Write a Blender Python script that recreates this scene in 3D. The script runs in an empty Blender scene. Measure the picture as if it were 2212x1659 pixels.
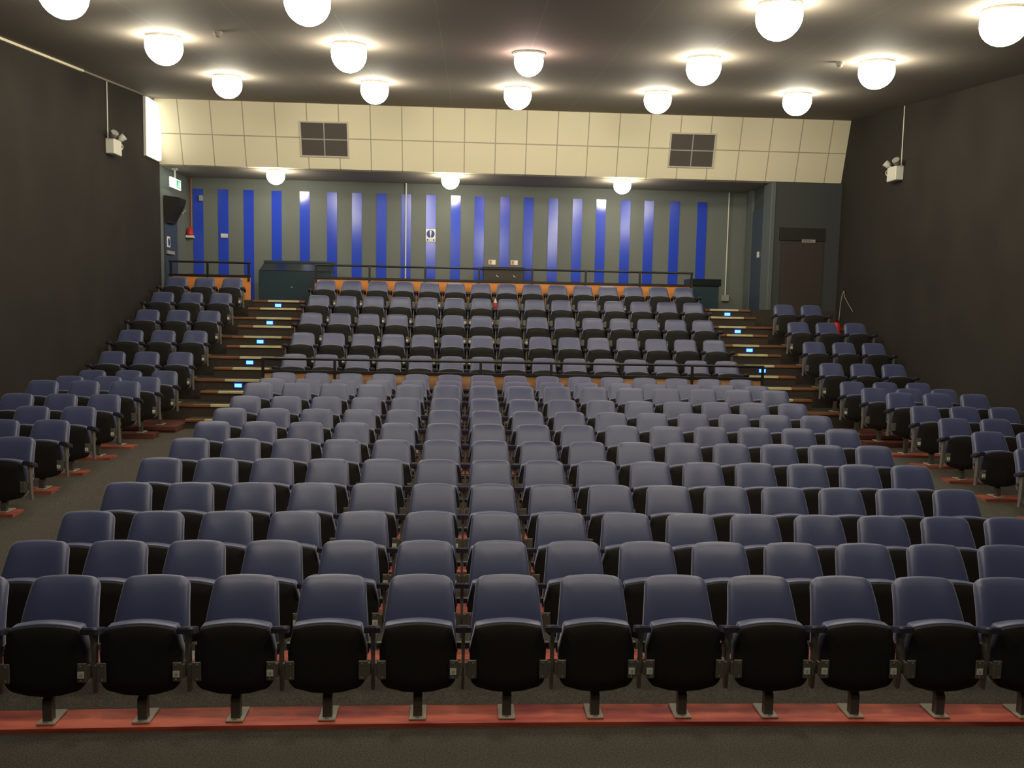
import bpy, math, random
from mathutils import Matrix, Vector
random.seed(7)
S = bpy.context.scene
COL = S.collection

# ------------------------------------------------------------------ camera
H_CAM = 2.545
RIGHT = Vector((0.99854753, -0.05012243, 0.01976284))
DOWN = Vector((0.01523012, -0.08925479, -0.99589238))
FWD = Vector((0.05168048, 0.99474686, -0.08836178))
cam_data = bpy.data.cameras.new('camera')
cam = bpy.data.objects.new('camera', cam_data)
COL.objects.link(cam)
mw = Matrix.Identity(4)
for r in range(3):
    mw[r][0], mw[r][1], mw[r][2] = RIGHT[r], -DOWN[r], -FWD[r]
mw[2][3] = H_CAM
cam.matrix_world = mw
cam_data.sensor_width = 36.0
cam_data.lens = 1807.3 / 2212.0 * 36.0
cam_data.clip_start = 0.05
S.camera = cam

# ------------------------------------------------------------------ world, exposure
world = bpy.data.worlds.new('world')
S.world = world
world.use_nodes = True
world.node_tree.nodes['Background'].inputs[0].default_value = (0, 0, 0, 1)
world.node_tree.nodes['Background'].inputs[1].default_value = 0.0
S.view_settings.view_transform = 'Standard'
S.view_settings.look = 'None'
S.view_settings.gamma = 1.0
S.view_settings.use_curve_mapping = False
S.view_settings.exposure = 0.0
LAMP_POWER = 44.0
LAMP_COL = (1.0, 0.92, 0.74)

# ------------------------------------------------------------------ materials
def mat(name, col, rough=0.6, metal=0.0, spec=0.5, noise=None, sheen=0.0, emit=None, coat=0.0):
    m = bpy.data.materials.new(name)
    m.use_nodes = True
    nt = m.node_tree
    b = nt.nodes['Principled BSDF']
    b.inputs['Base Color'].default_value = (*col, 1)
    b.inputs['Roughness'].default_value = rough
    b.inputs['Metallic'].default_value = metal
    b.inputs['Specular IOR Level'].default_value = spec
    if sheen:
        b.inputs['Sheen Weight'].default_value = sheen
        b.inputs['Sheen Roughness'].default_value = 0.4
    if coat:
        b.inputs['Coat Weight'].default_value = coat
    if emit:
        b.inputs['Emission Color'].default_value = (*emit[0], 1)
        b.inputs['Emission Strength'].default_value = emit[1]
    if noise:                       # (scale xyz, second colour, low, high)
        sc, c2, lo, hi = noise
        tc = nt.nodes.new('ShaderNodeTexCoord')
        mp = nt.nodes.new('ShaderNodeMapping')
        mp.inputs['Scale'].default_value = sc
        nz = nt.nodes.new('ShaderNodeTexNoise')
        nz.inputs['Scale'].default_value = 1.0
        nz.inputs['Detail'].default_value = 4.0
        rp = nt.nodes.new('ShaderNodeValToRGB')
        rp.color_ramp.elements[0].position = lo
        rp.color_ramp.elements[1].position = hi
        rp.color_ramp.elements[0].color = (*col, 1)
        rp.color_ramp.elements[1].color = (*c2, 1)
        nt.links.new(tc.outputs['Object'], mp.inputs['Vector'])
        nt.links.new(mp.outputs[0], nz.inputs['Vector'])
        nt.links.new(nz.outputs[0], rp.inputs[0])
        nt.links.new(rp.outputs[0], b.inputs['Base Color'])
    return m

M_CARPET = mat('carpet', (0.062, 0.056, 0.046), 0.95, spec=0.1, noise=((90, 90, 90), (0.125, 0.113, 0.094), 0.35, 0.7))
M_WALL = mat('dark_wall', (0.029, 0.025, 0.021), 0.85, spec=0.2, noise=((1.2, 1.2, 0.8), (0.040, 0.035, 0.028), 0.3, 0.75))
M_CEIL = mat('ceiling_paint', (0.25, 0.218, 0.18), 0.8, spec=0.2)
M_SOFFIT = mat('soffit_paint', (0.40, 0.36, 0.28), 0.8, spec=0.2)
M_BULK = mat('bulkhead_tile', (0.80, 0.73, 0.52), 0.8, spec=0.2)
M_BACK = mat('grey_green_paint', (0.15, 0.165, 0.15), 0.75, spec=0.3, noise=((0.7, 0.7, 0.5), (0.185, 0.205, 0.185), 0.3, 0.75))
M_BLUE = mat('blue_gloss', (0.03, 0.075, 0.62), 0.16, spec=0.6)
M_LOBBY = mat('dark_teal_paint', (0.060, 0.064, 0.062), 0.7, spec=0.3)
M_LOBBY2 = mat('pale_teal_paint', (0.11, 0.13, 0.125), 0.6)
M_DOOR = mat('blue_door', (0.045, 0.065, 0.10), 0.45)
M_BROWN = mat('dark_brown_paint', (0.05, 0.038, 0.03), 0.6)
M_ORANGE = mat('orange_panel', (0.80, 0.26, 0.045), 0.5, noise=((3, 3, 6), (0.86, 0.34, 0.075), 0.3, 0.7))
M_BOARD = mat('brown_board', (0.42, 0.17, 0.06), 0.5, noise=((2.2, 2.2, 5), (0.60, 0.40, 0.20), 0.40, 0.72))
M_TIER = mat('riser_carpet', (0.05, 0.042, 0.034), 0.95, spec=0.1, noise=((70, 70, 70), (0.085, 0.072, 0.058), 0.35, 0.7))
M_NOSE = mat('brown_timber', (0.20, 0.075, 0.03), 0.45, noise=((1.5, 20, 20), (0.34, 0.14, 0.06), 0.35, 0.7))
M_STRIP = mat('cream_grip_strip', (0.62, 0.55, 0.27), 0.5, noise=((5, 30, 30), (0.78, 0.70, 0.42), 0.35, 0.65))
M_RED = mat('red_board_paint', (0.70, 0.15, 0.085), 0.55, noise=((1.6, 9, 9), (0.40, 0.05, 0.04), 0.42, 0.64))
M_RED_SHADED = mat('worn_red_shaded', (0.42, 0.11, 0.065), 0.6, noise=((2, 9, 9), (0.22, 0.045, 0.03), 0.42, 0.64))  # board red darkened for weaker light on side blocks; streaks are wear
M_DRED = mat('dark_red_timber', (0.15, 0.045, 0.03), 0.6, noise=((2, 9, 9), (0.085, 0.03, 0.022), 0.4, 0.65))
M_VINYL = mat('navy_vinyl', (0.050, 0.062, 0.155), 0.42, spec=1.0, sheen=0.6)
M_UNDER = mat('black_underside', (0.019, 0.017, 0.015), 0.7, spec=0.25)
M_BRKT = mat('grey_bracket', (0.17, 0.16, 0.13), 0.5, metal=0.3)
M_SCREW = mat('bright_screw', (0.7, 0.68, 0.62), 0.3, metal=0.8)
M_STD = mat('grey_standard', (0.21, 0.19, 0.165), 0.5, metal=0.2)
M_ARM = mat('arm_plastic', (0.03, 0.03, 0.05), 0.4)
M_LEG = mat('dark_steel_leg', (0.11, 0.10, 0.085), 0.5, metal=0.3)
M_PLATE = mat('grey_foot', (0.42, 0.39, 0.31), 0.55, metal=0.2)
M_LABEL = mat('white_label', (0.88, 0.86, 0.78), 0.6)
M_RAIL = mat('black_rail', (0.018, 0.016, 0.015), 0.4)
M_WHITE = mat('white_plastic', (0.72, 0.70, 0.60), 0.5)
M_GREYP = mat('grey_plastic', (0.35, 0.34, 0.30), 0.5)
M_DESK = mat('teal_gloss', (0.03, 0.055, 0.07), 0.3)
M_DESKT = mat('black_gloss', (0.012, 0.016, 0.016), 0.25)
M_VENT = mat('vent_mesh', (0.085, 0.072, 0.058), 0.7)
M_VFRAME = mat('vent_frame', (0.55, 0.51, 0.42), 0.6)
M_BLACK = mat('speaker_black', (0.018, 0.016, 0.013), 0.6)
M_SIGNB = mat('sign_blue', (0.03, 0.06, 0.30), 0.5)
M_SIGNK = mat('sign_dark', (0.03, 0.03, 0.05), 0.5)
M_REDP = mat('red_plastic', (0.6, 0.03, 0.03), 0.4)
M_OPIPE = mat('orange_cable', (0.45, 0.13, 0.05), 0.5)
M_PEACH = mat('peach_print', (0.80, 0.42, 0.28), 0.6)
M_LAMP = mat('lamp_glow', (0.8, 0.8, 0.8), 0.5, emit=(LAMP_COL, LAMP_POWER))
M_LAMPP = mat('lamp_glow_pink', (0.8, 0.8, 0.8), 0.5, emit=((1.0, 0.72, 0.66), LAMP_POWER * 0.7))
M_LITWALL = mat('lit_wall_glow', (0.8, 0.8, 0.8), 0.5, emit=((1.0, 0.97, 0.85), 2.4))  # brightness of the lit wall put into emission
M_LED = mat('led_glow', (0.1, 0.4, 0.8), 0.5, emit=((0.10, 0.62, 1.0), 3.2))
M_LEDB = mat('led_bezel_glow', (0.02, 0.03, 0.4), 0.5, emit=((0.02, 0.03, 1.0), 0.55))
M_EXITW = mat('exit_white_glow', (0.8, 0.8, 0.8), 0.5, emit=((0.9, 1.0, 0.85), 1.6))
M_EXITG = mat('exit_green_glow', (0.05, 0.4, 0.2), 0.5, emit=((0.05, 0.42, 0.2), 0.7))
M_METAL = mat('lamp_metal', (0.5, 0.47, 0.4), 0.4, metal=0.6)

# tile joints on the bulkhead, seams on the ceiling (pattern of the surface)
def joints(m, col, line, px, ox, pz=None, oz=0.0, width=0.02):
    nt = m.node_tree
    b = nt.nodes['Principled BSDF']
    tc = nt.nodes.new('ShaderNodeTexCoord')
    sp = nt.nodes.new('ShaderNodeSeparateXYZ')
    nt.links.new(tc.outputs['Object'], sp.inputs[0])
    def one(sock, period, off):
        a = nt.nodes.new('ShaderNodeMath'); a.operation = 'SUBTRACT'
        nt.links.new(sock, a.inputs[0]); a.inputs[1].default_value = off - width / 2 - 50 * period
        f = nt.nodes.new('ShaderNodeMath'); f.operation = 'MODULO'
        nt.links.new(a.outputs[0], f.inputs[0]); f.inputs[1].default_value = period
        l = nt.nodes.new('ShaderNodeMath'); l.operation = 'LESS_THAN'
        nt.links.new(f.outputs[0], l.inputs[0]); l.inputs[1].default_value = width
        return l.outputs[0]
    o = one(sp.outputs['X'], px, ox)
    if pz:
        o2 = one(sp.outputs['Z'], pz, oz)
        mx = nt.nodes.new('ShaderNodeMath'); mx.operation = 'MAXIMUM'
        nt.links.new(o, mx.inputs[0]); nt.links.new(o2, mx.inputs[1])
        o = mx.outputs[0]
    mix = nt.nodes.new('ShaderNodeMix'); mix.data_type = 'RGBA'
    nt.links.new(o, mix.inputs['Factor'])
    mix.inputs['A'].default_value = (*col, 1)
    mix.inputs['B'].default_value = (*line, 1)
    nt.links.new(mix.outputs['Result'], b.inputs['Base Color'])
joints(M_BULK, (0.80, 0.73, 0.52), (0.42, 0.37, 0.27), 0.662, -6.127, 0.675, 6.085, 0.022)
joints(M_CEIL, (0.25, 0.218, 0.18), (0.30, 0.275, 0.235), 1.22, -0.43, None, 0, 0.012)

# ------------------------------------------------------------------ mesh building
class MB:
    def __init__(self):
        self.v, self.f, self.m, self.s, self.mats = [], [], [], [], []
    def mi(self, m):
        if m not in self.mats:
            self.mats.append(m)
        return self.mats.index(m)
    def add(self, vs, fs, m, smooth=False):
        o = len(self.v)
        self.v += [tuple(p) for p in vs]
        k = self.mi(m)
        for f in fs:
            self.f.append([i + o for i in f]); self.m.append(k); self.s.append(smooth)
        return self
    def box(self, x0, x1, y0, y1, z0, z1, m, c=0.0):
        if c <= 0:
            vs = [(x, y, z) for z in (z0, z1) for y in (y0, y1) for x in (x0, x1)]
            fs = [(0, 2, 3, 1), (4, 5, 7, 6), (0, 1, 5, 4), (2, 6, 7, 3), (0, 4, 6, 2), (1, 3, 7, 5)]
            return self.add(vs, fs, m)
        # chamfered box
        X, Y, Z = (x0, x1), (y0, y1), (z0, z1)
        vs, idx = [], {}
        for i in (0, 1):
            for j in (0, 1):
                for k in (0, 1):
                    sx, sy, sz = (1 - 2 * i), (1 - 2 * j), (1 - 2 * k)
                    idx[i, j, k, 'x'] = len(vs); vs.append((X[i], Y[j] + sy * c, Z[k] + sz * c))
                    idx[i, j, k, 'y'] = len(vs); vs.append((X[i] + sx * c, Y[j], Z[k] + sz * c))
                    idx[i, j, k, 'z'] = len(vs); vs.append((X[i] + sx * c, Y[j] + sy * c, Z[k]))
        fs = []
        for i in (0, 1):
            q = [idx[i, 0, 0, 'x'], idx[i, 1, 0, 'x'], idx[i, 1, 1, 'x'], idx[i, 0, 1, 'x']]
            fs.append(q if i else q[::-1])
            q = [idx[0, i, 0, 'y'], idx[1, i, 0, 'y'], idx[1, i, 1, 'y'], idx[0, i, 1, 'y']]
            fs.append(q[::-1] if i else q)
            q = [idx[0, 0, i, 'z'], idx[1, 0, i, 'z'], idx[1, 1, i, 'z'], idx[0, 1, i, 'z']]
            fs.append(q if i else q[::-1])
        for a in (0, 1):
            for b in (0, 1):
                fs.append([idx[a, b, 0, 'x'], idx[a, b, 1, 'x'], idx[a, b, 1, 'y'], idx[a, b, 0, 'y']])
                fs.append([idx[a, 0, b, 'x'], idx[a, 1, b, 'x'], idx[a, 1, b, 'z'], idx[a, 0, b, 'z']])
                fs.append([idx[0, a, b, 'y'], idx[1, a, b, 'y'], idx[1, a, b, 'z'], idx[0, a, b, 'z']])
                for k in (0, 1):
                    fs.append([idx[a, b, k, 'x'], idx[a, b, k, 'y'], idx[a, b, k, 'z']])
        return self.add(vs, fs, m)
    def prism_x(self, poly, x0, x1, m):        # polygon in (y, z) run along x
        n = len(poly)
        vs = [(x0, y, z) for y, z in poly] + [(x1, y, z) for y, z in poly]
        fs = [list(range(n))[::-1], list(range(n, 2 * n))] + [[i, (i + 1) % n, n + (i + 1) % n, n + i] for i in range(n)]
        return self.add(vs, fs, m)
    def prism_y(self, poly, y0, y1, m):        # polygon in (x, z) run along y
        n = len(poly)
        vs = [(x, y0, z) for x, z in poly] + [(x, y1, z) for x, z in poly]
        fs = [list(range(n)), list(range(n, 2 * n))[::-1]] + [[i, n + i, n + (i + 1) % n, (i + 1) % n] for i in range(n)]
        return self.add(vs, fs, m)
    def tube(self, pts, r, m, n=8, cap=True):
        pts = [Vector(p) for p in pts]
        rings = []
        for i, p in enumerate(pts):
            d = (pts[min(i + 1, len(pts) - 1)] - pts[max(i - 1, 0)]).normalized()
            a = d.cross(Vector((0, 0, 1)))
            if a.length < 1e-3:
                a = d.cross(Vector((1, 0, 0)))
            a.normalize(); b = d.cross(a)
            rr = r[i] if isinstance(r, (list, tuple)) else r
            rings.append([p + rr * (math.cos(t) * a + math.sin(t) * b) for t in [2 * math.pi * k / n for k in range(n)]])
        vs = [p for ring in rings for p in ring]
        fs = [[i * n + k, i * n + (k + 1) % n, (i + 1) * n + (k + 1) % n, (i + 1) * n + k] for i in range(len(pts) - 1) for k in range(n)]
        self.add(vs, fs, m, True)
        if cap:
            self.add(rings[0], [list(range(n))], m); self.add(rings[-1], [list(range(n))[::-1]], m)
        return self
    def lathe(self, prof, m, n=20, c=(0, 0, 0)):   # profile (r, z) about a vertical axis
        vs, fs = [], []
        for r, z in prof:
            for k in range(n):
                t = 2 * math.pi * k / n
                vs.append((c[0] + r * math.cos(t), c[1] + r * math.sin(t), c[2] + z))
        for i in range(len(prof) - 1):
            for k in range(n):
                fs.append([i * n + k, i * n + (k + 1) % n, (i + 1) * n + (k + 1) % n, (i + 1) * n + k])
        return self.add(vs, fs, m, True)
    def pillow(self, outline, loops, fn, m, cy):
        """closed cushion: the outline (u, v) shrunk about (0, cy) through loops (scale, n)"""
        n = len(outline); vs, fs = [], []
        vs.append(fn(0, cy, loops[0][1]))
        for s, d in loops[1:-1]:
            for u, v in outline:
                vs.append(fn(u * s, cy + (v - cy) * s, d))
        vs.append(fn(0, cy, loops[-1][1]))
        L = len(loops) - 2
        for k in range(n):
            fs.append([0, 1 + (k + 1) % n, 1 + k])
            for i in range(L - 1):
                a, b = 1 + i * n, 1 + (i + 1) * n
                fs.append([a + k, a + (k + 1) % n, b + (k + 1) % n, b + k])
            b = 1 + (L - 1) * n
            fs.append([b + k, b + (k + 1) % n, len(vs) - 1])
        return self.add(vs, fs, m, True)
    def mesh(self, name):
        me = bpy.data.meshes.new(name)
        me.from_pydata(self.v, [], self.f)
        for m in self.mats:
            me.materials.append(m)
        me.polygons.foreach_set('material_index', self.m)
        me.polygons.foreach_set('use_smooth', self.s)
        me.update()
        return me
    def build(self, name, parent=None, loc=(0, 0, 0), rz=0):
        return obj(name, self.mesh(name), parent, loc, rz)

def obj(name, me, parent=None, loc=(0, 0, 0), rz=0):
    o = bpy.data.objects.new(name, me)
    COL.objects.link(o)
    if parent is not None:
        o.parent = parent
    o.location = loc
    o.rotation_euler = (0, 0, rz)
    return o
def tag(o, label, cat, group=None):
    o['label'] = label; o['category'] = cat
    if group:
        o['group'] = group
    return o
def thing(name, label, cat, loc=(0, 0, 0), rz=0, group=None):
    o = obj(name, None, None, loc, rz)
    o.empty_display_size = 0.1
    return tag(o, label, cat, group)
def struct(name, mb, parent=None):
    o = mb.build(name, parent)
    if parent is None:
        o['kind'] = 'structure'
    return o
ORD = ['zeroth', 'first', 'second', 'third', 'fourth', 'fifth', 'sixth', 'seventh', 'eighth', 'ninth', 'tenth', 'eleventh', 'twelfth',
       'thirteenth', 'fourteenth', 'fifteenth']
def seen(x, y, z, pad=0):
    d = Vector((x, y, z - H_CAM))
    w = d.dot(FWD)
    px, py = 1106 + 1807.3 * d.dot(RIGHT) / w, 829.5 + 1807.3 * d.dot(DOWN) / w
    return -pad < px < 2212 + pad and -pad < py < 1659 + pad

# ------------------------------------------------------------------ room sizes (metres; camera stands at x = y = 0)
XL, XR = -6.62, 8.16
YB, YF, YT = 20.10, 18.45, 18.10          # back wall, bulkhead foot, bulkhead top
Y0 = -2.5
def zc(y):
    return 6.757 + 0.1 * (y - 18.1)
FLOOR = [(Y0, 0), (5.1, 0), (5.9, .02), (6.7, .08), (7.5, .165), (8.3, .23), (9.15, .285), (9.95, .355), (10.75, .41), (11.55, .455), (12.3, .485), (14.4, .485)]
def zf(y):
    for (a, b), (c, d) in zip(FLOOR, FLOOR[1:]):
        if a <= y <= c:
            return b + (d - b) * (y - a) / (c - a)
    return FLOOR[-1][1]
STEP_Z = [2.645, 2.480, 2.285, 2.122, 1.925, 1.755, 1.565, 1.386, 1.203, 1.030, 0.840, 0.640]   # from the landing down
STEP_Y = [18.35 - 0.4 * i for i in range(12)]
Z_MID = 0.57                               # floor of the three rows before the tiers
SL0, SL1, SR0, SR1 = -4.66, -3.55, 5.17, 6.20   # the two aisle stairs

# floor, walls, ceiling
struct('floor', MB().prism_x([(Y0, -0.3), (14.4, -0.3)] + FLOOR[::-1], XL, XR, M_CARPET))
struct('wall_left', MB().prism_x([(Y0, -0.3), (YF, -0.3), (YF, zc(YF) + .1), (Y0, zc(Y0) + .1)], XL - 0.15, XL, M_WALL))
struct('wall_left_rear', MB().box(XL - 0.15, XL, YF, YB + .1, 2.3, 5.6, M_BACK))
struct('wall_right', MB().prism_x([(Y0, -0.3), (YB, -0.3), (YB, zc(YB) + .1), (Y0, zc(Y0) + .1)], XR, XR + 0.15, M_WALL))
struct('wall_front', MB().box(XL - .15, XR + .15, Y0 - .15, Y0, -.3, zc(Y0) + .1, M_WALL))
struct('ceiling', MB().prism_x([(Y0, zc(Y0)), (YT + .1, zc(YT + .1)), (YT + .1, zc(YT + .1) + .15), (Y0, zc(Y0) + .15)], XL - .1, XR + .1, M_CEIL))
struct('ceiling_soffit', MB().box(XL - .1, XR + .1, YF + .1, YB + .1, 5.455, 5.6, M_SOFFIT))
struct('wall_bulkhead', MB().prism_x([(YF, 5.475), (YF + .14, 5.455), (YF + .14, 6.85), (YT, 6.80), (YT, 6.757)], XL, XR, M_BULK))
wb = struct('wall_back', MB().box(XL - .1, XR + .1, YB, YB + .15, 2.2, 5.6, M_BACK))
for x in (-6.346, -5.772, -5.186, -4.544, -3.895, -3.26, -2.683, -2.109, -1.534, -.951, -.367, .192, .796, 1.358, 1.944, 2.52, 3.086, 3.677, 4.241, 4.863, 5.527):
    MB().box(x - .115, x + .115, YB - .012, YB + .02, 2.645, 5.20, M_BLUE).build('blue_stripe', wb)
MB_ = MB().prism_x([(YT - 12.5, zc(YT - 12.5) - .035), (YT - 3.2, zc(YT - 3.2) - .035), (YT - 3.2, zc(YT - 3.2)), (YT - 12.5, zc(YT - 12.5))], XL, XL + .05, M_BULK)
struct('trim_1', MB_)
struct('trim_2', MB().prism_x([(YT - 3.2, zc(YT - 3.2) - .03), (YT, zc(YT) - .03), (YT, zc(YT)), (YT - 3.2, zc(YT - 3.2))], XL, XL + .04, M_CEIL))
# landing and tiers
struct('floor_landing', MB().box(XL, XR, 18.35, YB, 2.2, 2.645, M_TIER))
tier_z = [0.840, 1.203, 1.565, 1.925, 2.285]
for i, z in enumerate(tier_z):
    ya, yb = 14.35 + .8 * i, 15.15 + .8 * i
    for nm, a, b in (('floor_tier_left', XL, SL0), ('floor_tier_centre', SL1, SR0), ('floor_tier_right', SR1, XR)):
        mb = MB().box(a, b, ya, yb, 0.0 if i < 2 else z - .6, z, M_TIER)
        mb.box(a, b, ya - .025, ya + .05, z - .035, z + .004, M_NOSE)
        struct(nm, mb)
for nm, a, b in (('floor_platform_left', XL, SL0), ('floor_platform_centre', SL1, SR0), ('floor_platform_right', SR1, XR)):
    mb = MB().box(a, b, 13.50, 14.35, 0.0, Z_MID - .05, M_DRED)
    mb.box(a, b, 13.47, 14.35, Z_MID - .05, Z_MID + .01, M_DRED)
    struct(nm, mb)
# lobby in the corner
struct('wall_lobby', MB().box(6.63, XR, 18.38, YB, 2.2, 5.455, M_LOBBY))
struct('trim_3', MB().box(6.58, 6.68, 18.355, 18.86, 2.645, 5.45, M_LOBBY2, .01))
struct('trim_4', MB().box(6.58, 6.64, 19.62, 19.95, 2.645, 5.45, M_LOBBY2))
d2 = struct('door_2', MB().box(6.60, 6.64, 18.90, 19.60, 2.645, 4.95, M_DOOR))
MB().box(6.56, 6.60, 19.05, 19.10, 3.85, 3.98, M_WHITE).build('door_handle', d2)
d3 = struct('door_3', MB().box(6.85, 7.80, 18.35, 18.385, 2.645, 4.15, M_BROWN))
struct('window_1', MB().box(6.80, 7.82, 18.345, 18.385, 4.19, 4.47, M_BLACK))
n_ = thing('notice_strip', 'small white notice on the dark lobby wall above the cable', 'notice', (7.45, 18.34, 4.185))
MB().box(-.15, .15, -.008, .004, -.035, .035, M_GREYP).box(-.13, .1, -.010, -.006, -.012, -.004, M_BROWN).box(-.13, .05, -.010, -.006, .008, .016, M_BROWN).build('sheet', n_)
tag(MB().box(-.12, .12, -.008, .004, -.035, .035, M_STRIP).build('wall_plate', None, (7.22, 18.372, 2.715)), 'small yellow plate low on the dark lobby wall between two seat backs', 'plate')
# fire door on the side wall under the soffit
d1 = struct('door_1', MB().box(XL - .01, XL + .03, 18.62, 19.40, 2.645, 4.42, M_DOOR))
MB().box(XL + .03, XL + .09, 18.66, 19.05, 3.60, 3.68, M_GREYP, .01).build('push_bar', d1)

# ------------------------------------------------------------------ ceiling lamps
R_G = .245
prof = [(max(.0005, R_G * math.sin(a)), R_G * math.cos(a)) for a in [math.radians(57.5 + 122.5 * i / 9) for i in range(10)]]
ME_GLOBE = MB().lathe(prof[::-1], M_LAMP, 18).mesh('dome')
ME_GLOBEP = MB().lathe([(r * .85, z * .85 + .02) for r, z in prof[::-1]], M_LAMPP, 18).mesh('dome')
ME_ROSE = MB().lathe([(.208, .105), (.222, .100), (.232, .108), (.236, .135), (.205, .135)], M_METAL, 24).mesh('rim')
WALLN = 'exit-sign wall'
def lamp(x, y, z, label, pink=False, small=False):
    t = thing('ceiling_lamp', label, 'lamp', (x, y, z), 0, 'round lamps on the ceiling')
    t.rotation_euler = (0 if small else math.atan(.1), 0, 0)
    if small:
        t.scale = (.8, .8, .8)
    obj('dome', ME_GLOBEP if pink else ME_GLOBE, t)
    obj('rim', ME_ROSE, t)
    return t
colw = ['beside the exit-sign wall', 'second from the exit-sign wall', 'at mid row', 'second from the cable wall', 'beside the cable wall']
xs = [(-4.31, -1.76, None, 3.26, 5.67), (-4.20, -1.72, .78, 3.26, 5.69), (-4.22, -1.72, .79, 3.29, 5.70), (None, -1.75, .78, 3.27, None), (None, -1.75, .78, 3.27, None)]
ys = [(9.34, 9.24, None, 9.12, 8.99), (11.94, 12.01, 12.18, 12.07, 11.90), (15.01, 15.13, 15.23, 15.17, 14.85), (6.2, 6.2, 6.2, 6.2, 6.2), (3.4, 3.4, 3.4, 3.4, 3.4)]  # last two rows: out-of-view lamps added to brighten front seats and carpet
rows_ = ['front visible row', 'middle row', 'row next to the bulkhead', 'added unseen row above front seats', 'added unseen row above front carpet']
for r in range(5):
    for c in range(5):
        x, y = xs[r][c], ys[r][c]
        if x is None:
            continue
        pink = r == 1 and c == 2
        lamp(x, y, zc(y) - .132, ('pinkish' if pink else 'warm white') + ' round lamp ' + colw[c] + ', ' + rows_[r], pink)
for c, x in enumerate((-4.08, -.45, 3.20)):
    lamp(x * 1.043, 18.74, 5.455 - .106, 'warm white round lamp under the soffit, ' + ['on the exit-sign side', 'the middle of three', 'on the cable-wall side'][c], False, True)
# glowing box standing in for light cast on the wall by the bulkhead
t = thing('wall_glow_box', 'tall white glowing box standing in for lit wall beside the tiled bulkhead', 'wall glow', (XL, 17.95, 6.1))
MB().box(0, .05, -.36, .36, -.60, .58, M_WHITE).build('back_box', t)
MB().box(.05, .10, -.34, .34, -.58, .56, M_LITWALL, .01).build('glow_face', t)

# ------------------------------------------------------------------ air vents in the bulkhead
def vent(x0, x1, label):
    lean = math.atan2(.35, 1.282)
    t = thing('air_vent', label, 'vent', ((x0 + x1) / 2, 18.29, 6.06), 0, 'air vents in the tiled bulkhead')
    t.rotation_euler = (lean, 0, 0)
    w, h = (x1 - x0) / 2, .335
    fr = MB()
    for a in ((-w - .03, w + .03, -h - .03, -h), (-w - .03, w + .03, h, h + .03), (-w - .03, -w, -h, h), (w, w + .03, -h, h)):
        fr.box(a[0], a[1], -.03, .02, a[2], a[3], M_VFRAME)
    fr.build('frame', t)
    g = MB().box(-w, w, -.012, .01, -h, h, M_VENT)
    for i in range(1, 30):
        z = -h + 2 * h * i / 30
        g.box(-w, w, -.017, -.012, z - .003, z + .003, M_VENT)
    g.build('grille', t)
    MB().box(-.012, .012, -.024, -.016, -h, h, M_GREYP).box(-w, w, -.024, -.016, -.012, .012, M_GREYP).build('cross_bar', t)
vent(-3.61, -2.65, 'square dark air vent in the tiled bulkhead on the exit-sign side')
vent(4.28, 5.22, 'square dark air vent in the tiled bulkhead on the cable-wall side')

# ------------------------------------------------------------------ stairs
def stairs(x0, x1, label, led_x, led_n, side):
    t = thing('aisle_stairs', label, 'stairs', ((x0 + x1) / 2, 13.95, .485), 0, 'aisle stairs')
    w = (x1 - x0) / 2
    for i in range(1, 12):
        y, z = STEP_Y[i] - 13.95, STEP_Z[i] - .485
        zb = (STEP_Z[i + 1] if i < 11 else .485) - .485 - .12
        s = MB().box(-w, w, y, y + .4, max(zb, 0), z - .004, M_TIER).build('step', t)
        step_extra(s, w, y, z, i, side)
    y, z = 18.35 - 13.95, 2.645 - .485
    s = MB().box(-w, w, y - .03, y + .02, z - .165, z - .004, M_TIER).build('step', t)
    step_extra(s, w, y - .03, z, 0, side)
    return t
rs = random.Random(3)
def step_extra(s, w, y, z, i, side):
    MB().box(-w, w, y - .025, y + .055, z - .042, z + .003, M_NOSE, .006).build('nosing', s)
    e1, e2 = .22 + .14 * rs.random(), .04 + .14 * rs.random()
    a, b = (-w + e1, w - e2) if side == 0 else (-w + e2, w - e1)
    MB().box(a, b, y - .029, y + .035, z - .036, z + .007, M_STRIP, .004).build('grip_strip', s)
stairs(SL0, SL1, 'carpeted aisle stairs with cream nosings on the exit-sign side', -4.12, 5, 0)
stairs(SR0, SR1, 'carpeted aisle stairs with cream nosings on the cable-wall side', 5.69, 4, 1)
for side, x, n in (('exit-sign', -4.12, 5), ('cable-wall', 5.69, 4)):
    for i in range(n):
        y, z = STEP_Y[2 * i] - (.03 if i == 0 else 0), STEP_Z[2 * i] - .105
        t = thing('step_light', 'small glowing blue step light, %s from the top of the %s stairs' % (ORD[i + 1], side), 'step light', (x, y, z), 0, 'blue step lights')
        MB().box(-.074, .074, -.010, -.001, -.042, .042, M_LEDB).build('bezel', t)
        MB().box(-.060, .060, -.014, -.006, -.030, .030, M_LED).build('lens', t)

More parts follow.
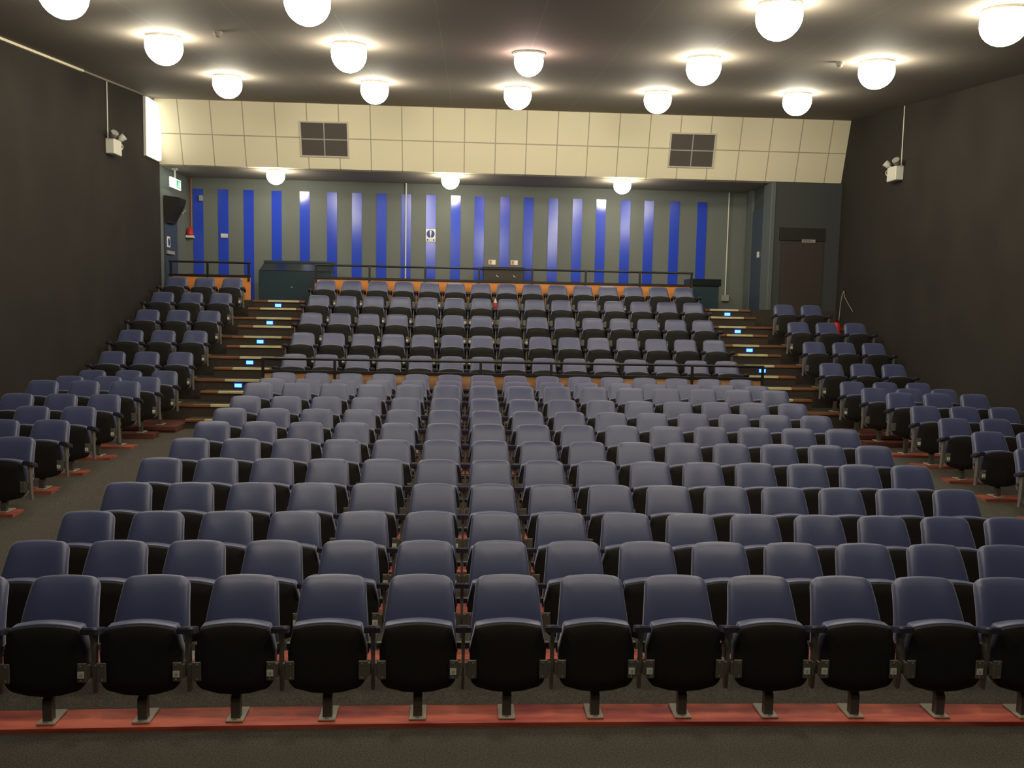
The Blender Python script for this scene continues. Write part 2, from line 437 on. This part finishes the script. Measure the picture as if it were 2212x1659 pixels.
# ------------------------------------------------------------------ railings with boarded panels
def railing(label, x0, x1, y, zb, zcap, ztop, posts, group, pm=None):
    t = thing('railing', label, 'railing', ((x0 + x1) / 2, y, zb), 0, group)
    w = (x1 - x0) / 2; cx = (x0 + x1) / 2
    MB().box(-w, w, -.012, .012, 0, zcap - zb - .04, pm or M_ORANGE).build('panel', t).__setitem__('label', 'brown board panel' if pm else 'orange board panel')
    MB().box(-w, w, -.035, .035, zcap - zb - .05, zcap - zb, M_RAIL, .006).build('cap_rail', t)
    MB().tube([(-w, 0, ztop - zb), (w, 0, ztop - zb)], .022, M_RAIL, 8).build('top_rail', t)
    for p in posts:
        MB().box(p - cx - .022, p - cx + .022, -.045, -.013, zcap - zb - .13, ztop - zb, M_RAIL).build('post', t)
    return t
railing('black front railing with boarded panel before the upper centre seats', -3.50, 5.13, 14.30, Z_MID, 1.455, 1.645,
        (-3.47, -2.27, -1.05, .20, 1.41, 2.62, 3.86, 5.10), 'boarded railings', M_BOARD)
railing('black rear railing with orange boards behind the upper centre seats', -3.36, 4.92, 18.42, 2.645, 3.175, 3.425,
        (-3.33, -2.18, -.98, .19, 1.35, 2.53, 3.73, 4.88), 'boarded railings')
railing('short black rear railing with orange boards by the exit-sign wall', -6.45, -4.73, 18.42, 2.645, 3.175, 3.435,
        (-6.40, -5.63, -4.76), 'boarded railings')

# ------------------------------------------------------------------ furniture and fittings on the landing
t = thing('control_cabinet', 'dark teal cabinet with sloping glossy top at the head of the exit-sign stairs', 'cabinet', (-4.03, 18.95, 2.645))
MB().box(-.62, .95, -.15, .35, 0, .66, M_DESK, .01).build('body', t)
MB().prism_x([(-.16, .66), (.36, .66), (.36, .86), (.30, .86)], -.60, .95, M_DESKT).build('sloping_top', t)
MB().box(-.62, .97, .30, .40, .86, .90, M_DESK).build('ledge', t)
MB().lathe([(.001, -.01), (.016, -.01), (.016, .01), (.001, .01)], M_WHITE, 10, (.10, -.155, .30)).build('knob', t)
t = thing('control_cabinet', 'dark cabinet with black top beside the cable-wall stairs', 'cabinet', (5.42, 19.0, 2.645))
MB().box(-.42, .22, -.15, .35, 0, .52, M_DESK, .01).build('body', t)
MB().box(-.46, .26, -.18, .38, .52, .68, M_DESKT, .01).build('top_shelf', t)
t = thing('wall_cupboard', 'low dark brown cupboard against the striped back wall under two small signs', 'cupboard', (.775, YB - .35, 2.645))
MB().box(-.47, .47, -.02, .335, 0, .86, M_BROWN, .01).build('body', t)
MB().box(-.50, .50, -.06, .338, .86, .89, M_BLACK).build('top', t)
for x in (-.15, .25):
    MB().tube([(x - .02, -.03, .70), (x, -.05, .67), (x + .03, -.04, .66)], .008, M_WHITE, 6).build('hook_handle', t)
for lab, x in (('exit-sign', .511), ('cable-wall', 1.04)):
    s = thing('small_sign', 'small peach and white sign above the brown cupboard, on the %s side' % lab, 'sign', (x, YB - .012, 3.66), 0, 'small signs above the cupboard')
    MB().box(-.085, .085, -.006, .012, -.058, .058, M_LABEL, .004).build('plate', s)
    MB().box(-.080, .0, -.009, -.005, -.052, .052, M_PEACH).box(-.045, -.032, -.012, -.008, -.03, .03, M_BROWN).box(-.032, -.02, -.012, -.008, .015, .03, M_BROWN).build('print', s)
# mandatory sign
s = thing('safety_sign', 'white sign with blue disc and white exclamation mark on a blue stripe', 'sign', (-.951, YB - .03, 4.255))
MB().box(-.115, .115, -.006, .02, -.145, .145, M_LABEL, .004).build('plate', s)
disc = [(.095 * math.cos(2 * math.pi * k / 24), .035 + .095 * math.sin(2 * math.pi * k / 24)) for k in range(24)]
MB().prism_y(disc, -.010, -.005, M_SIGNB).build('blue_disc', s)
MB().prism_y([(-.012, -.005), (.012, -.005), (.024, .115), (-.024, .115)], -.014, -.009, M_LABEL).prism_y([(.018 * math.cos(k * .7854), -.04 + .02 * math.sin(k * .7854)) for k in range(8)], -.014, -.009, M_LABEL).build('exclamation_mark', s)
MB().box(-.09, -.055, -.010, -.005, -.125, -.085, M_SIGNB).box(.055, .09, -.010, -.005, -.125, -.085, M_SIGNB).box(-.045, -.015, -.010, -.005, -.118, -.095, M_GREYP).box(0, .035, -.010, -.005, -.114, -.098, M_GREYP).build('caption', s)
tag(MB().box(-.082, .082, -.006, .012, -.048, .048, M_WHITE, .004).build('blank_sign', None, (-5.75, YB - .03, 4.135)), 'blank cream rectangular sign on a blue stripe of the back wall', 'sign')
tag(MB().box(-.04, .04, -.05, .02, -.065, .065, M_GREYP, .008).build('sensor_box', None, (-6.27, YB - .03, 4.98)), 'small pale sensor box high on the striped wall corner', 'sensor')
t = thing('conduit', 'tall thin white conduit on a blue stripe beside the safety sign', 'conduit', (-1.535, YB - .045, 2.645))
MB().tube([(0, 0, .55), (0, 0, 2.81)], .017, M_WHITE, 8).build('pipe', t)
MB().tube([(0, 0, 0), (0, 0, .55)], .017, M_WHITE, 8).build('lower_pipe', t)
t = thing('conduit', 'tall thin white conduit ending in a socket box near the lobby', 'conduit', (6.16, YB - .04, 2.9))
MB().tube([(0, 0, .10), (0, 0, 2.54)], .016, M_WHITE, 8).build('pipe', t)
MB().box(-.085, .085, -.05, .038, -.05, .10, M_GREYP, .008).build('socket_box', t)
# exit sign
t = thing('exit_sign', 'lit green and white exit sign hanging under the soffit by the wall', 'exit sign', (-6.42, 18.80, 5.12))
MB().box(-.02, .02, -.31, .31, -.10, .11, M_EXITW, .006).build('box', t)
MB().box(.02, .026, .02, .28, -.075, .085, M_EXITG).build('green_panel', t)
g = MB()
g.box(.026, .029, .11, .135, .045, .068, M_EXITW).prism_x([(.10, .03), (.14, .035), (.12, -.02), (.15, -.055), (.135, -.062), (.10, -.02), (.075, -.055), (.06, -.05), (.09, -.01)], .026, .029, M_EXITW).box(.026, .029, .19, .25, -.06, .06, M_EXITW)
g.build('running_figure', t)
MB().tube([(0, -.02, .11), (0, -.02, .30)], .02, M_WHITE, 8).box(-.05, .05, -.08, .04, .29, .335, M_WHITE, .005).build('bracket', t)
# loudspeaker
t = thing('loudspeaker', 'black wedge loudspeaker on the wall below the exit sign', 'loudspeaker', (XL, 18.85, 4.55))
MB().prism_y([(0.02, .30), (.34, .26), (.30, .10), (.10, -.28), (.02, -.28)], -.24, .22, M_BLACK).build('cabinet', t)
MB().prism_y([(.345, .24), (.35, .24), (.31, .10), (.115, -.25), (.108, -.25), (.302, .10)], -.21, .19, M_UNDER).build('grille', t)
MB().box(0, .03, -.06, .06, -.08, .08, M_RAIL).build('wall_bracket', t)
pts = [(XL + .02 + .25 * (1 - k / 10) ** 2, 19.1 + .9 * k / 10, 4.62 - .10 * math.sin(math.pi * k / 10) + .08 * k / 10) for k in range(11)]
tag(MB().tube(pts, .008, M_WHITE, 6).build('cable', None), 'thin pale cable drooping from the wedge loudspeaker to the corner', 'cable')
tag(MB().box(-.004, .012, -.085, .085, -.115, .115, M_LABEL, .003).prism_x([(.06 * math.cos(k * .5236), .09 * math.sin(k * .5236)) for k in range(12)], .012, .015, M_SIGNB).build('door_sign', None, (XL + .034, 18.80, 3.87)), 'white sign with blue disc on the dark blue fire door', 'sign')
t = thing('alarm_point', 'red bell-shaped alarm with orange cable at the striped wall corner', 'alarm', (XL + .10, YB - .06, 4.18))
MB().lathe([(.001, -.06), (.085, -.06), (.07, 0), (.03, .13), (.001, .14)], M_REDP, 12).build('bell', t)
MB().box(-.085, .085, -.07, .05, -.12, -.06, M_WHITE, .005).build('label_plate', t)
MB().tube([(0.02, .03, .13), (0.02, .03, 1.25)], .014, M_OPIPE, 6).build('orange_lead', t)
# twin-spot emergency lights
def twin(x, y, z, sgn, label, top):
    t = thing('emergency_light', label, 'emergency light', (x, y, z), 0, 'twin spot emergency lights')
    a, b = (0, .16) if sgn > 0 else (-.16, 0)
    MB().box(a, b, -.17, .17, -.15, .12, M_WHITE, .012).build('battery_box', t)
    for k, dy in enumerate((-.12, .14)):
        p0 = Vector((sgn * .09, dy, .12)); d = Vector((sgn * .55, -.45 if k == 0 else .2, .5)).normalized()
        MB().tube([p0, p0 + d * .05, p0 + d * .07, p0 + d * .16], [.02, .03, .06, .068], M_GREYP if k == 0 else M_WHITE, 12).build('spot_head', t)
    ring = [(sgn * (.10 + .07 * math.cos(q)), .19 + .03 * math.sin(q), .02 + .07 * math.sin(q)) for q in [i * math.pi / 8 for i in range(17)]]
    MB().tube(ring, .008, M_WHITE, 6, False).build('cable_loop', t)
    MB().tube([(sgn * .012, -.08, .12), (sgn * .012, -.08, top - z)], .011, M_WHITE, 6).build('conduit', t)
twin(XL, 15.95, 5.37, 1, 'white twin spot emergency light on the exit-sign wall below its conduit', zc(15.87))
twin(XR, 15.90, 5.29, -1, 'white twin spot emergency light on the cable wall below its conduit', zc(15.82))
# ceiling detectors
for x, y, lab in ((-3.35, 11.5, 'small pale detector on the ceiling between lamps on the exit-sign side'), (5.2, 12.0, 'small pale detector on the ceiling between lamps on the cable-wall side')):
    t = thing('smoke_detector', lab, 'detector', (x, y, zc(y)), 0, 'ceiling detectors')
    MB().lathe([(.001, -.075), (.03, -.075), (.045, -.05), (.05, -.02), (.001, -.02)], M_CEIL, 12).build('head', t)
    MB().lathe([(.001, -.03), (.06, -.03), (.06, .01), (.001, .01)], M_CEIL, 12).build('base', t)
# dangling cable and red canister by the far wall
t = thing('dangling_cable', 'pale cable hanging in two strands from a hole in the dark wall', 'cable', (XR, 17.97, 3.10))
MB().lathe([(.001, 0), (.06, 0), (.07, .01), (.001, .01)], M_UNDER, 10).build('hole_cover', t).rotation_euler = (0, -math.pi / 2, 0)
MB().tube([(-.02, 0, 0), (-.05, .02, -.12), (-.06, .05, -.35), (-.07, .06, -.66)], .008, M_GREYP, 6).build('strand', t)
MB().tube([(-.02, -.01, 0), (-.05, -.1, -.12), (-.05, -.3, -.28), (-.04, -.52, -.45)], .007, M_GREYP, 6).build('strand', t)
t = thing('fire_extinguisher', 'red canister standing by the dangling cable at the missing seat place', 'extinguisher', (7.74, 17.35, 1.925))
MB().lathe([(.001, 0), (.085, 0), (.09, .02), (.09, .40), (.06, .48), (.025, .50), (.001, .50)], M_REDP, 16).build('cylinder', t)
MB().box(-.02, .02, -.06, .03, .50, .55, M_RAIL, .005).build('valve', t)

# ------------------------------------------------------------------ seats
P, XA, CURVE = 0.55, 0.240, 0.00415
ROWY = [5.329, 6.157, 6.957, 7.769, 8.574, 9.425, 10.242, 11.02, 11.823, 12.536, 13.354, 14.139, 15.016, 15.824, 16.643, 17.445, 18.267]
ROWZ = [0.832, 0.823, 0.844, 0.913, 0.995, 1.063, 1.14, 1.208, 1.282, 1.402, 1.397, 1.431, 1.692, 2.044, 2.408, 2.76, 3.096]
DX = [0.026, 0.01, 0.002, 0.001, 0, 0.013, 0.009, -0.001, -0.012, -0.014, -0.01, -0.006, 0, -0.006, -0.006, -0.002, -0.004]
LEG_BACK = 0.30          # the top of the backrest lies this far behind the foot

def rounded(corners, seg=4):
    """corners (x, y, radius, cuts on the edge that follows) -> outline"""
    n = len(corners); out = []
    for i in range(n):
        p = Vector(corners[i][:2]); a = Vector(corners[i - 1][:2]); b = Vector(corners[(i + 1) % n][:2]); r = corners[i][2]
        da, db = (a - p).normalized(), (b - p).normalized()
        ang = da.angle(db); L = r / math.tan(ang / 2)
        c = p + (da + db).normalized() * (r / math.sin(ang / 2))
        p0, p1 = p + da * L, p + db * L
        a0 = math.atan2((p0 - c).y, (p0 - c).x); a1 = math.atan2((p1 - c).y, (p1 - c).x)
        d = (a1 - a0 + math.pi) % (2 * math.pi) - math.pi
        for k in range(seg + 1):
            t = a0 + d * k / seg
            out.append((c.x + r * math.cos(t), c.y + r * math.sin(t)))
        cuts = corners[i][3]
        q = Vector(corners[(i + 1) % n][:2]); r2 = corners[(i + 1) % n][2]
        nb = Vector(corners[(i + 2) % n][:2])
        L2 = r2 / math.tan((p - q).normalized().angle((nb - q).normalized()) / 2)
        e1 = q + (p - q).normalized() * L2
        for k in range(1, cuts + 1):
            m_ = p1.lerp(e1, k / (cuts + 1)); out.append((m_.x, m_.y))
    return out

SB = 0.475
back_out = rounded([(-.246, 0, .03, 3), (.246, 0, .03, 4), (.196, SB, .052, 4), (-.196, SB, .052, 4)])
back_out = [(u, v + .014 * (1 - (u / .2) ** 2) * (v / SB) ** 2) for u, v in back_out]
def back_fn(u, v, n):
    s = max(min(v, SB + .03), 0)
    # steeper low down, leaning back near the top
    y, z = .105, .385
    N = 8
    for k in range(N):
        a = math.radians(11 + 22 * (s * (k + .5) / N) / SB)
        y += math.sin(a) * s / N; z += math.cos(a) * s / N
    a = math.radians(11 + 22 * s / SB)
    dish = -.018 * (u / .22) ** 2                 # wings curve forward a little
    return (u, y - math.cos(a) * n + dish, z + math.sin(a) * n)
ME_BACK = MB().pillow(back_out, [(0, -.034), (.6, -.034), (.95, -.033), (.99, -.026), (1, -.014), (1, .010), (.990, .021), (.962, .030), (.89, .038), (.74, .0445), (.5, .048), (0, .049)], back_fn, M_VINYL, .235).mesh('backrest')

cush = rounded([(-.232, .255, .045, 3), (.232, .255, .045, 4), (.236, .47, .09, 4), (.203, .618, .016, 7), (-.203, .618, .016, 4), (-.236, .47, .09, 4)])
def cush_shape(u, v):
    if v > .45:
        v += .028 * (1 - (u / .21) ** 2) * (v - .45) / .165
    if v < .35:
        v -= .048 * (1 - min(1, (abs(u) / .225) ** 2.2)) * (.35 - v) / .095
    return u, v
cush = [cush_shape(u, v) for u, v in cush]
def cush_fn(u, v, n):
    return (u, -.015 - n + .07 * (v - .40) * .3, v)
ME_CUSH = MB().pillow(cush, [(0, -.045), (.6, -.045), (.9, -.045), (.985, -.042), (1, -.034), (1, .029), (.99, .035), (.96, .036), (.6, .036), (0, .036)], cush_fn, M_VINYL, .42).mesh('seat')
und = [(u * .99, .42 + (v - .42) * (.965 if v > .42 else 1.0)) for u, v in cush]
ME_UND = MB().pillow(und, [(0, .034), (.7, .034), (.98, .034), (1, .040), (.995, .052), (.97, .058), (.6, .061), (0, .062)], cush_fn, M_UNDER, .42).mesh('seat_underside')

def bracket(sg):
    mb = MB().box(sg * .219 - .027, sg * .219 + .027, -.089, -.075, .300, .418, M_BRKT, .004)
    for dz in (-.043, .043):
        for dx in (-.008, .012):
            if (dx > 0) == (sg > 0) or dz > 0:
                pass
        x = sg * .219 - sg * .006
        mb.box(x - .0045, x + .0045, -.092, -.088, .359 + dz - .0045, .359 + dz + .0045, M_SCREW)
    mb.box(sg * .243, sg * .262, -.083, -.03, .318, .40, M_BRKT) if sg > 0 else mb.box(-.262, -.243, -.083, -.03, .318, .40, M_BRKT)
    return mb.mesh('hinge_bracket')
ME_BR = {1: bracket(1), -1: bracket(-1)}
ME_LAB = {}
for sg in (1, -1):
    x = sg * .219 - .004
    ME_LAB[sg] = MB().box(x - .019, x + .019, -.0925, -.089, .328, .368, M_LABEL).box(x - .006, x - .003, -.0935, -.0922, .338, .354, M_GREYP).box(x + .002, x + .007, -.0935, -.0922, .338, .354, M_GREYP).mesh('number_label')
arm = rounded([(-.053, -.125, .024, 0), (.053, -.125, .024, 0), (.030, .075, .016, 0), (-.030, .075, .016, 0)], 3)
def arm_mesh():
    """padded arm, front end higher than the back"""
    mb = MB(); n = len(arm)
    tilt = lambda v: .648 - .33 * (v + .13)
    vs = [(u, v, tilt(v) - .040) for u, v in arm] + [(u, v, tilt(v) - .010) for u, v in arm] + [(u * .86, .005 + (v - .005) * .95, tilt(v)) for u, v in arm]
    fs = [list(range(n))[::-1], list(range(2 * n, 3 * n))]
    for j in (0, n):
        fs += [[j + i, j + (i + 1) % n, j + n + (i + 1) % n, j + n + i] for i in range(n)]
    return mb.add(vs, fs, M_ARM).mesh('armrest')
ME_ARM = arm_mesh()
ME_STD = MB().prism_x([(-.085, .592), (-.070, .55), (-.062, .42), (-.055, .30), (-.045, .215), (.0, .215), (-.008, .30), (-.012, .45), (.0, .564)], -.010, .010, M_STD).mesh('side_standard')
def frame_mesh(hp):
    return MB().box(-hp + .012, hp - .012, .045, .075, .44, .475, M_LEG).box(-.03, .03, .04, .08, .36, .44, M_LEG).mesh('seat_frame')
ME_FRAME = {0.275: frame_mesh(.275), 0.282: frame_mesh(.282)}
ME_PLATE = MB().box(-.052, .052, -.085, .10, 0, .012, M_PLATE, .003).box(-.012, .012, -.078, -.066, .012, .016, M_SCREW).mesh('base_plate')
LEGS = {}
def leg_mesh(dz):
    k = round(dz, 2)
    if k not in LEGS:
        zt = .36 + k
        zb = .165 + k
        w = .027
        poly = [(-.055, .010), (-.005, .010), (-.005, zb), (.080, zb + .085), (.080, zt), (.040, zt), (.040, zb + .095), (-.055, zb + .01)]
        LEGS[k] = MB().prism_x(poly, -w, w, M_LEG).mesh('leg')
    return LEGS[k]

def seat(x, y, z0, dz, rz, hp, label, group, labs, ends, first_arm=True):
    t = thing('cinema_seat', label, 'seat', (x, y, z0), rz, group)
    d = (0, 0, dz)
    obj('backrest', ME_BACK, t, d)
    c = obj('seat', ME_CUSH, t, d)
    obj('seat_underside', ME_UND, t, d)
    for sg in (-1, 1):
        b = obj('hinge_bracket', ME_BR[sg], t, d)
        if sg in labs:
            obj('number_label', ME_LAB[sg], b)
    obj('seat_frame', ME_FRAME[hp], t, d)
    for sg in ends:
        obj('side_standard', ME_STD, t, (sg * hp, 0, dz))
        obj('armrest', ME_ARM, t, (sg * hp, 0, dz))
    l = obj('leg', leg_mesh(dz), t)
    obj('base_plate', ME_PLATE, l)
    return t

rl = random.Random(11)
ROW1 = {2: (1,), 3: (1,), 4: (1,), 6: (1,), 8: (1,), 9: (-1,), 10: (1,), 11: (-1, 1), 12: (1,), 13: ()}
def level(k, y):
    return zf(y) + .03 if k <= 10 else (.57 if k == 11 else (Z_MID + .01 if k == 12 else tier_z[k - 13]))
def curve(x):
    d = x - (XA + P)
    return CURVE * d * d, math.atan(-2 * CURVE * d)
for k in range(1, 18):
    for i in range(1, 16):
        x = XA + DX[k - 1] + (i - 7) * P
        cy, rz = curve(x)
        y = ROWY[k - 1] - LEG_BACK - cy
        z0 = level(k, y)
        dz = ROWZ[k - 1] - .84 - z0
        if not (seen(x - .2, y, z0 + .8) or seen(x + .2, y, z0 + .8) or seen(x - .27, y, z0 + .4) or seen(x + .27, y, z0 + .4)):
            continue
        if k <= 12:
            row = 'front row of the lower block' if k == 1 else '%s row of the lower block' % ORD[k]
            grp = 'seats of the lower centre block'
        else:
            row = '%s row behind the front railing' % ORD[k - 12]
            grp = 'seats of the upper centre block'
        lab = 'blue tip-up seat, %s from the exit-sign side, %s' % (ORD[i], row)
        if k == 1:
            labs = ROW1.get(i, ())
        else:
            q = rl.random()
            labs = (1,) if q < .58 else ((-1, 1) if q < .72 else ())
        seat(x, y, z0, dz, rz, .275, lab, grp, labs, (-1, 1) if i == 15 else (-1,))
# side blocks
for side, xs_, base in (('exit-sign', (-6.135, -5.57, -5.005), -1), ('cable-wall', (6.545, 7.11, 7.675), 1)):
    for k in range(5, 18):
        xo = ({5: .12, 6: .11, 7: .10, 8: .07, 9: .05, 10: .04, 11: .03, 12: .03} if side == 'exit-sign' else {5: -.04, 6: -.04, 7: -.05, 8: -.04}).get(k, 0)
        for j, x in enumerate([q + xo for q in xs_]):
            if side == 'cable-wall' and (k == 17 or (k == 16 and j == 2)):
                continue
            cy, rz = curve(x)
            cy *= .9
            y = ROWY[k - 1] - LEG_BACK - cy
            z0 = level(k, y)
            dz = ROWZ[k - 1] - .84 - z0
            if not any(seen(x + a, y, z0 + b) for a in (-.25, 0, .25) for b in (.15, .4, .8)):
                continue
            n_back = 18 - k
            rowt = 'rearmost row' if n_back == 1 else '%s row from the back' % ORD[n_back]
            aisle = (side == 'exit-sign' and j == 2) or (side == 'cable-wall' and j == 0)
            wallp = (side == 'exit-sign' and j == 0) or (side == 'cable-wall' and j == 2)
            pos = 'beside the aisle' if aisle else ('against the wall' if wallp else 'in the middle')
            lab = 'blue tip-up seat %s, %s of the %s block' % (pos, rowt, side)
            ends = (-1, 1) if (side == 'exit-sign' and j == 2) or (side == 'cable-wall' and j == 2) or (side == 'cable-wall' and k == 16 and j == 1) else (-1,)
            q = rl.random()
            inner = 1 if side == 'exit-sign' else -1
            labs = (inner,) if q < .75 else ()
            seat(x, y, z0, dz, rz * .3, 0.282, lab, 'seats of the %s side block' % side, labs, ends)
# red boards under the stalls rows
def board(xa, xb, k, label, group):
    n = 12; vs, fs = [], []
    for i in range(n + 1):
        x = xa + (xb - xa) * i / n
        cy, _ = curve(x)
        yc = ROWY[k - 1] - LEG_BACK - cy
        for dy in (-.118, .118):
            for top in (0, 1):
                vs.append((x, yc + dy, (zf(yc) + .028 if k <= 10 else .568) if top else zf(yc + dy) - .02))
    for i in range(n):
        a, b = 4 * i, 4 * i + 4
        fs += [[a + 1, b + 1, b + 3, a + 3], [a, b, b + 1, a + 1], [a + 2, a + 3, b + 3, b + 2], [a, a + 2, b + 2, b]]
    fs += [[0, 1, 3, 2], [4 * n, 4 * n + 2, 4 * n + 3, 4 * n + 1]]
    tag(MB().add(vs, fs, M_RED if xb - xa > 5 else (M_RED_SHADED if k < 11 else M_DRED)).build('mounting_board'), label, 'board', group)
for k in range(1, 12):
    board(XA - 6 * P - .32, XA + 8 * P + .32, k, 'worn red board under the %s row of the lower centre seats' % ('front' if k == 1 else ORD[k]), 'red boards under the seats')
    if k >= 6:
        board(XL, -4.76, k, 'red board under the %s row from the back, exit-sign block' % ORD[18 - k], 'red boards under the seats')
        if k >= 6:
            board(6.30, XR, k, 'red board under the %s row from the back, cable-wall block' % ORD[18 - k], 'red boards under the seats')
# bottle left on an armrest, scrap on a seat
t = thing('drink_bottle', 'small red bottle with clear neck standing between two seat backs of the upper block', 'bottle', (.52, 17.16, ROWZ[15] - .84 + .652))
MB().lathe([(.001, 0), (.034, 0), (.036, .02), (.036, .10), (.034, .11), (.001, .11)], M_REDP, 12).build('body', t)
MB().lathe([(.033, .11), (.026, .14), (.013, .165), (.012, .19), (.001, .19)], M_WHITE, 12).build('neck', t)
